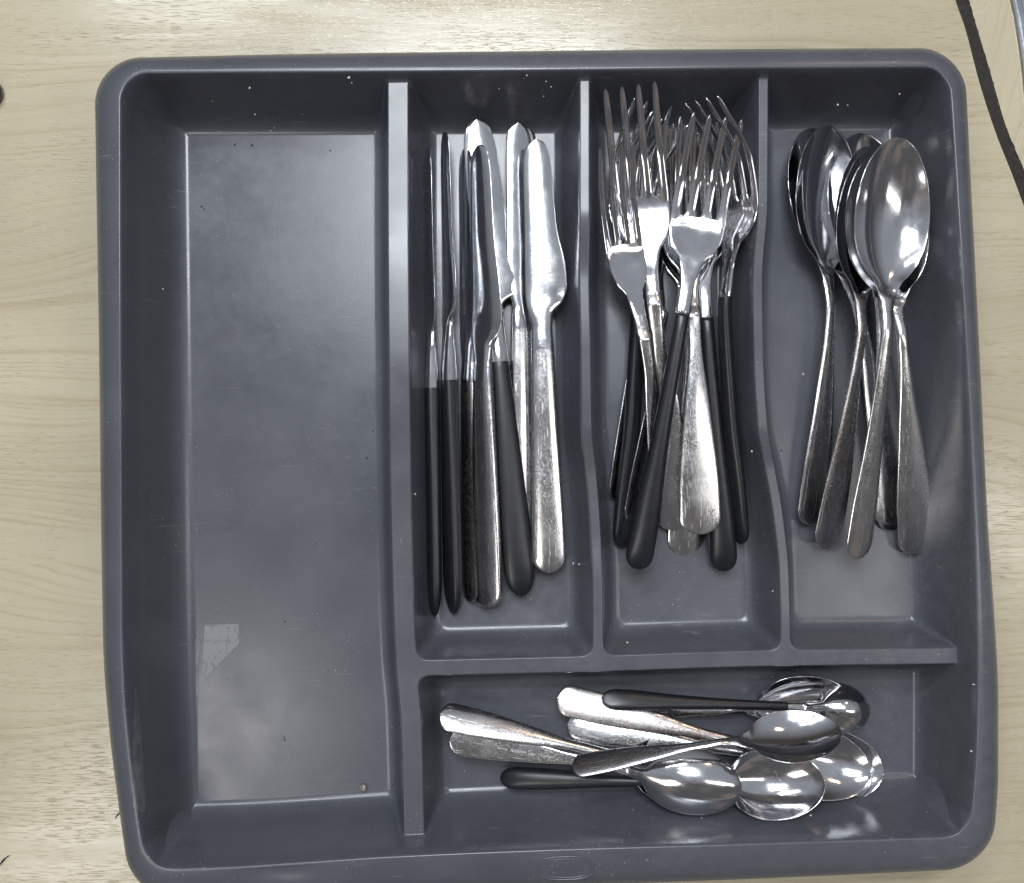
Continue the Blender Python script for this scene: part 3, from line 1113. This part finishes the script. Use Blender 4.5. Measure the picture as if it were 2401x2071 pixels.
KINDS['knife_black'] = knife_kind(228, 112, 7.6, 4.4, 17.5, black=True, th=7.0, bolster=26)
KINDS['knife_black_wide'] = knife_kind(228, 112, 7.6, 4.4, 23.5, black=True, th=7.0, bolster=26)
KINDS['knife_steel'] = knife_kind(208, 108, 8.4, 5.6, 20.5, black=False, serr=False, th=5.2, bolster=16)
KINDS['knife_steel_slim'] = knife_kind(222, 108, 8.0, 5.0, 17.5, black=False, serr=False, th=5.6, bolster=16, handle_mat=M_TARN)
KINDS['knife_steel_long'] = knife_kind(220, 108, 9.2, 5.4, 19.0, black=False, serr=False, th=5.6, bolster=16)
KINDS['fork_steel'] = fork_kind(198, 25.0, 47, 30, 10.0, 3.2, 5.0)
KINDS['fork_small'] = fork_kind(182, 19.0, 46, 30, 8.5, 3.0, 5.0, handle_mat=M_WORN)
KINDS['fork_black'] = fork_kind(212, 26.0, 44, 26, 6.6, 3.4, 4.0, black=True, hlen=0.575)
KINDS['fork_curvy'] = fork_kind(212, 26.0, 46, 26, 6.6, 3.4, 4.0, black=True, hlen=0.575, lift=13.0, dip=7.5)
KINDS['spoon_table'] = spoon_kind(200, 68, 43, 8.5, 10.2, 3.2, 8.0)
KINDS['spoon_slim'] = spoon_kind(200, 68, 39.5, 8.5, 6.8, 3.2, 8.0)
KINDS['spoon_tarn'] = spoon_kind(200, 68, 43, 8.5, 8.8, 3.2, 8.0, handle_mat=M_TARN)
KINDS['tea_steel'] = spoon_kind(136, 46, 31, 6.2, 6.8, 2.4, 5.0, end_len=6.5)
KINDS['tea_worn'] = spoon_kind(142, 46, 31, 6.2, 7.0, 2.4, 5.0, handle_mat=M_TARN, end_len=6.5)
KINDS['tea_black'] = spoon_kind(150, 44, 32, 7.0, 5.2, 2.2, 3.0, black=True, hlen=.60)
KINDS['tea_black_round'] = spoon_kind(130, 25, 24, 8.0, 5.0, 2.2, 3.0, black=True, hlen=.69)


def place(kind, name, cat, label, group, p0, p1, roll=0.0):
    """p0: handle end, p1: tip, each (px, py, z mm)"""
    k = KINDS[kind]
    a, b = Vector(W(*p0)), Vector(W(*p1))
    d = b - a
    s = d.length / k['L']
    X = d.normalized()
    Z = Vector((0, 0, 1))
    Z = (Z - X * Z.dot(X)).normalized()
    Y = Z.cross(X)
    Rm = Matrix((X, Y, Z)).transposed().to_4x4()
    Mx = Matrix.Translation(a * MM) @ Rm @ Matrix.Rotation(R(roll), 4, 'X') @ Matrix.Scale(s, 4)
    root = bpy.data.objects.new(name, None)
    root.empty_display_size = 0.01
    C.objects.link(root)
    root.matrix_world = Mx
    tag(root, label, cat, group)
    made = {}
    for pn, me, mat, par in k['parts']:
        o = bpy.data.objects.new(pn, me)
        if len(me.materials) == 0:
            me.materials.append(mat)
        C.objects.link(o)
        o.parent = made[par] if par else root
        made.setdefault(pn, o)
    print('%s %s scale %.2f' % (name, label[:40], s))
    return root


GK = 'knives in the second compartment'
place('knife_black', 'table_knife', 'knife', 'black handled knife on its edge nearest the long divider', GK, (879, 1247, 10), (868, 300, 16), -76)
place('knife_black', 'table_knife', 'knife', 'black handled knife on its edge, second from the long divider', GK, (917, 1243, 10), (900, 268, 20), -66)
place('knife_steel_slim', 'table_knife', 'knife', 'all steel knife lying tilted, the darker of the touching pair beside the black handles', GK, (956, 1218, 8), (942, 300, 15), -50)
place('knife_steel_long', 'table_knife', 'knife', 'all steel knife with bright curved handle end, resting against the darker steel knife', GK, (985, 1228, 14), (970, 293, 24), -38)
place('knife_black_wide', 'table_knife', 'knife', 'black handled knife lying slanted across the middle of the knives', GK, (1056, 1206, 16), (964, 242, 16), 4)
place('knife_steel', 'table_knife', 'knife', 'steel knife turned handle up, its rounded end showing behind two blade tips', GK, (1053, 256, 8), (1085, 1010, 6), 0)
place('knife_steel', 'table_knife', 'knife', 'steel knife half hidden between the slanted black handle and the rightmost knife', GK, (1066, 1110, 9), (1048, 248, 17), 10)
place('knife_steel', 'table_knife', 'knife', 'rightmost steel knife lying flat on top with a broad bright blade', GK, (1112, 1158, 17), (1084, 282, 26), -1)

GF = 'forks in the third compartment'
place('fork_steel', 'table_fork', 'fork', 'steel fork at the bottom, only a thin bright handle edge showing far left', GF, (1245, 1010, 7), (1300, 235, 14), 62)
place('fork_black', 'table_fork', 'fork', 'black handled fork farthest left, head buried under the small fork', GF, (1262, 1108, 9), (1296, 216, 20), 30)
place('fork_steel', 'table_fork', 'fork', 'steel fork with its handle on edge between two black handles', GF, (1276, 1055, 9), (1372, 262, 16), 60)
place('fork_steel', 'table_fork', 'fork', 'steel fork whose pale handle tip peeks out lowest', GF, (1392, 1124, 5), (1395, 262, 12), 8)
place('fork_steel', 'table_fork', 'fork', 'large bright fork with its four tines highest against the back wall', GF, (1374, 1074, 12), (1273, 180, 42), -5)
place('fork_small', 'table_fork', 'fork', 'small steel fork lowest on the left beside the divider', GF, (1358, 1040, 12), (1236, 297, 50), 8)
place('fork_curvy', 'table_fork', 'fork', 'black handled fork on edge at the far right with its tines curving sideways', GF, (1497, 1100, 12), (1462, 203, 45), -58)
place('fork_black', 'table_fork', 'fork', 'black handled fork with its handle just right of the broad steel handle', GF, (1466, 1156, 14), (1400, 262, 22), -6)
place('fork_steel', 'table_fork', 'fork', 'steel fork with a broad scratched handle lying on top in the middle', GF, (1418, 1081, 24), (1384, 248, 24), 2)
place('fork_black', 'table_fork', 'fork', 'black handled fork on top crossing the pile from lower left to upper right', GF, (1289, 1152, 28), (1448, 246, 40), -4)

GS = 'spoons in the fourth compartment'
place('spoon_table', 'table_spoon', 'spoon', 'steel spoon at the bottom whose handle ends beside the rightmost handle', GS, (1812, 1072, 5), (1634, 262, 12), 22)
place('spoon_table', 'table_spoon', 'spoon', 'steel spoon with only a curved dark rim showing at the back of the bowls', GS, (1803, 1062, 8), (1736, 272, 8), 12)
place('spoon_table', 'table_spoon', 'spoon', 'steel spoon with the leftmost handle end', GS, (1641, 1062, 10), (1672, 255, 21), 30)
place('spoon_table', 'table_spoon', 'spoon', 'steel spoon nested under the speckled one with its rim turned left', GS, (1676, 1090, 12), (1752, 298, 31), 34)
place('spoon_tarn', 'table_spoon', 'spoon', 'steel spoon with a rust speckled handle lying second from the left', GS, (1668, 1106, 17), (1763, 302, 36), 32)
place('spoon_table', 'table_spoon', 'spoon', 'steel spoon with the broad rightmost handle, its bowl under the top bowl', GS, (1856, 1120, 10), (1774, 312, 38), 8)
place('spoon_slim', 'table_spoon', 'spoon', 'topmost steel spoon with a fully visible mirror bright bowl', GS, (1734, 1130, 26), (1814, 280, 48), 14)

GT = 'teaspoons in the front compartment'
place('tea_steel', 'teaspoon', 'teaspoon', 'steel teaspoon with its handle end uppermost on the left side of the heap', GT, (890, 1446, 22), (1462, 1592, 14), -30)
place('tea_black', 'teaspoon', 'teaspoon', 'black handled teaspoon lying nearest the front wall', GT, (1012, 1574, 12), (1668, 1588, 31), -14)
place('tea_steel', 'teaspoon', 'teaspoon', 'steel teaspoon with its dim coppery handle end under the speckled one, bowl farthest right', GT, (1148, 1466, 8), (1784, 1564, 11), -10)
place('tea_steel', 'teaspoon', 'teaspoon', 'steel teaspoon half buried with its bowl in the shade of the cross divider', GT, (1160, 1446, 6), (1716, 1412, 14), 18)
place('tea_worn', 'teaspoon', 'teaspoon', 'steel teaspoon with a speckled handle end beside the cross divider', GT, (1128, 1412, 20), (1758, 1570, 17), -14)
turned = place('tea_steel', 'teaspoon', 'teaspoon', 'steel teaspoon turned over, showing the round back of its bowl', GT, (911, 1497, 22), (1502, 1602, 35), 178)
place('tea_black_round', 'teaspoon', 'teaspoon', 'black handled teaspoon on its side along the cross divider', GT, (1218, 1414, 26), (1764, 1432, 22), 155)
place('tea_steel', 'teaspoon', 'teaspoon', 'steel teaspoon lying across the top of the pile with its bowl tilted up', GT, (1158, 1552, 38), (1702, 1484, 42), -50)


# ------------------------------------------------------------------ crumbs, specks and hairs
def blob(bm_V, bm_F, c, r, seed):
    q = random.Random(seed)
    ph = (1 + 5**.5) / 2
    base = [(-1, ph, 0), (1, ph, 0), (-1, -ph, 0), (1, -ph, 0), (0, -1, ph), (0, 1, ph), (0, -1, -ph), (0, 1, -ph), (ph, 0, -1), (ph, 0, 1), (-ph, 0, -1), (-ph, 0, 1)]
    fs = [(0, 11, 5), (0, 5, 1), (0, 1, 7), (0, 7, 10), (0, 10, 11), (1, 5, 9), (5, 11, 4), (11, 10, 2), (10, 7, 6), (7, 1, 8), (3, 9, 4), (3, 4, 2), (3, 2, 6), (3, 6, 8), (3, 8, 9), (4, 9, 5), (2, 4, 11), (6, 2, 10), (8, 6, 7), (9, 8, 1)]
    o = len(bm_V)
    ax, ay = q.uniform(.6, 1.6), q.uniform(.6, 1.2)
    an = q.uniform(0, 3.1)
    for v in base:
        k = r * q.uniform(.7, 1.15) / 1.9
        x, y = v[0] * ax * k, v[1] * ay * k
        bm_V.append((c[0] + x * math.cos(an) - y * math.sin(an), c[1] + x * math.sin(an) + y * math.cos(an), c[2] + v[2] * k * .6))
    bm_F += [tuple(o + i for i in f) for f in fs]


def ground_z(x, y):
    return float(tray_z(np.array([x]), np.array([y]))[0])


def crumbs(name, label, pts, mat):
    V_, F_ = [], []
    for i, (px, py, r) in enumerate(pts):
        r *= .62
        x, y, _ = W(px, py, 4)
        for _k in range(3):
            z = ground_z(x, y)
            x, y, _ = W(px, py, z)
        blob(V_, F_, (x, y, z + r * .25), r, i)
    me = bpy.data.meshes.new(name)
    me.from_pydata([(a * MM, b * MM, c * MM) for a, b, c in V_], [], F_)
    me.update()
    o = link(name, me, mat)
    tag(o, label, 'crumbs', None, 'stuff')


crumbs('dark_crumbs', 'tiny black specks scattered over the floor of the tray',
       [(475, 293, .8), (481, 290, .5), (510, 294, .8), (668, 305, .9), (715, 322, .6), (408, 418, .8), (412, 424, .6), (560, 402, .5), (742, 927, .9), (755, 872, .7), (575, 1492, .7), (576, 1497, .9),
        (576, 1258, .8), (462, 1375, .6), (440, 1240, .6), (400, 1330, .5), (1580, 912, .8), (795, 1588, .8), (690, 690, .4), (520, 640, .4), (640, 1100, .4), (350, 865, .5), (388, 1150, .5),
        (1060, 160, .9), (1050, 168, .6), (860, 190, .5), (610, 1420, .4), (690, 1210, .4), (430, 1010, .4), (830, 1195, .6)], M_CRUMB_D)
crumbs('pale_crumbs', 'tiny pale crumbs along the walls and floor of the tray',
       [(505, 178, .7), (516, 232, .8), (706, 157, .8), (712, 168, .6), (612, 232, .5), (548, 265, .5), (555, 259, .5), (1066, 153, 1.0), (1105, 165, .6), (1115, 176, .6), (1010, 180, .4), (1100, 195, .5),
        (840, 1000, .9), (1045, 1112, 1.0), (1068, 1205, .7), (1075, 1212, .6), (1160, 1140, 1.1), (1172, 1142, .8), (1415, 955, .6), (1521, 913, .8), (1625, 757, .8), (1563, 1196, .8),
        (1970, 1385, .9), (1965, 1520, .7), (1270, 1300, .7), (960, 1358, .6), (1690, 1340, .5), (1640, 1650, .8), (1790, 1725, .7), (330, 585, .7), (940, 1560, .5), (700, 250, .5), (430, 205, .5),
        (738, 548, .6), (1695, 212, .8), (1715, 213, .5), (1820, 190, .6), (905, 1485, .4), (1420, 1655, .5)], M_CRUMB_L)


def hair(name, label, pts, r=0.11, mat=None):
    cu = bpy.data.curves.new(name, 'CURVE')
    cu.dimensions = '3D'
    cu.bevel_depth = r * MM
    cu.bevel_resolution = 2
    sp = cu.splines.new('POLY')
    n = 24
    t = np.linspace(0, 1, n)
    P = np.array([W(*p) for p in pts])
    T = np.linspace(0, 1, len(P))
    Q = np.stack([hermite(t, T, P[:, k]) for k in range(3)], 1) * MM
    sp.points.add(n - 1)
    for i in range(n):
        sp.points[i].co = (*Q[i], 1)
        sp.points[i].radius = 1.0 - .6 * abs(2 * t[i] - 1)
    o = bpy.data.objects.new(name + '_curve', cu)
    C.objects.link(o)
    dg = bpy.context.evaluated_depsgraph_get()
    me = bpy.data.meshes.new_from_object(o.evaluated_get(dg))
    bpy.data.objects.remove(o)
    h = link(name, me, mat or M_HAIR)
    tag(h, label, 'hair')


hair('hair', 'short curved dark hair on the table in the lower left corner', [(-14, 1764, .3), (0, 1749, 1.6), (10, 1737, 1.2), (20, 1731, .3)], .42)
hair('hair', 'short dark hair sticking out from the left side of the tray', [(233, 1657, .3), (237, 1650, 1.2), (243, 1645, 1.4), (256, 1641, .3)], .32)
hair('hair', 'fine pale thread of hair on the badge of the front rim', [(1186, 1729, 49.2), (1191, 1725, 49.9), (1197, 1728, 49.4)], .12, M_CRUMB_L)

# small glassy bit of debris on the floor edge of the wide compartment
V_, F_ = [], []
px, py = 736, 1594
x, y, _ = W(px, py, 5)
z = ground_z(x, y)
x, y, _ = W(px, py, z)
blob(V_, F_, (x, y, z + .8), 3.4, 3)
me = bpy.data.meshes.new('debris_bit')
me.from_pydata([(a * MM, b * MM, c * MM) for a, b, c in V_], [], F_)
mg, ntg, bgl = new_mat('cloudy_glaze')
bgl.inputs['Base Color'].default_value = (0.17, 0.155, 0.13, 1)
bgl.inputs['Roughness'].default_value = 0.05
bgl.inputs['Coat Weight'].default_value = 1.0
o = link('debris_bit', me, mg)
me.polygons.foreach_set('use_smooth', [True] * len(me.polygons))
md = o.modifiers.new('sub', 'SUBSURF')
md.levels = md.render_levels = 2
tag(o, 'small brownish glassy bit lying at the front of the wide left compartment', 'debris')

# black rounded thing just entering the frame on the left
V_, F_ = [], []
n = 24
for k, (rr_, zz) in enumerate(((6.0, 0.2), (7.2, 1.6), (7.2, 4.0), (6.2, 5.4), (3.0, 6.0))):
    for i in range(n):
        a_ = 2 * math.pi * i / n
        cx_, cy_, _ = W(-26, 185, 4)
        V_.append((cx_ + rr_ * .92 * math.cos(a_), cy_ + rr_ * math.sin(a_), zz))
for k in range(4):
    for i in range(n):
        F_.append((k * n + i, k * n + (i + 1) % n, (k + 1) * n + (i + 1) % n, (k + 1) * n + i))
F_.append(tuple(4 * n + i for i in range(n)))
me = bpy.data.meshes.new('black_knob')
me.from_pydata([(a * MM, b * MM, c * MM) for a, b, c in V_], [], F_)
me.polygons.foreach_set('use_smooth', [True] * len(me.polygons))
o = link('black_knob', me, M_BLACK)
tag(o, 'small round black knob cut off by the left edge of the picture', 'knob')

# worn stamped line on the handle of the turned over teaspoon: marks too rubbed to be read
bpy.context.view_layer.update()
dg = bpy.context.evaluated_depsgraph_get()
V_, F_ = [], []
qs = random.Random(11)
t = 0.0
while t < 1.0:
    strong = 0.22 < t < 0.52
    px, py = 1008 + 112 * t, 1510 + 19 * t
    x, y, _ = W(px, py, 20)
    hit, loc, nor, _i, ob, _m = scene.ray_cast(dg, Vector((x * MM, y * MM, 0.3)), Vector((0, 0, -1)))
    if hit and not (0.18 < t < 0.22 or 0.52 < t < 0.56 or 0.70 < t < 0.74):
        h = .62 if strong else .42
        w = .11 if strong else .07
        a_ = math.radians(-10) + qs.choice((0, 0, .35, -.35))
        ux, uy = math.cos(a_), math.sin(a_)
        zz = loc.z / MM + .03
        def quad(cx_, cy_, hw_, hh_):
            o_ = len(V_)
            for sx_, sy_ in ((-1, -1), (1, -1), (1, 1), (-1, 1)):
                dx, dy = sx_ * hw_, sy_ * hh_
                V_.append((cx_ + dx * ux - dy * uy, cy_ + dx * uy + dy * ux, zz + .03))
            F_.append((o_, o_ + 1, o_ + 2, o_ + 3))
        quad(x, y, w, h)
        if qs.random() < .6:
            quad(x + .22, y + qs.choice((-h, h)) * .8, .22, w)
    t += 0.026
if V_:
    me = bpy.data.meshes.new('stamped_marks')
    me.from_pydata([(a * MM, b * MM, c * MM) for a, b, c in V_], [], F_)
    mm_ = mat_simple('stamp_pale', (0.72, 0.72, 0.74), 0.55, metallic=0.6)
    st_o = link('stamped_marks', me, mm_, turned)
    st_o.matrix_parent_inverse = turned.matrix_world.inverted()
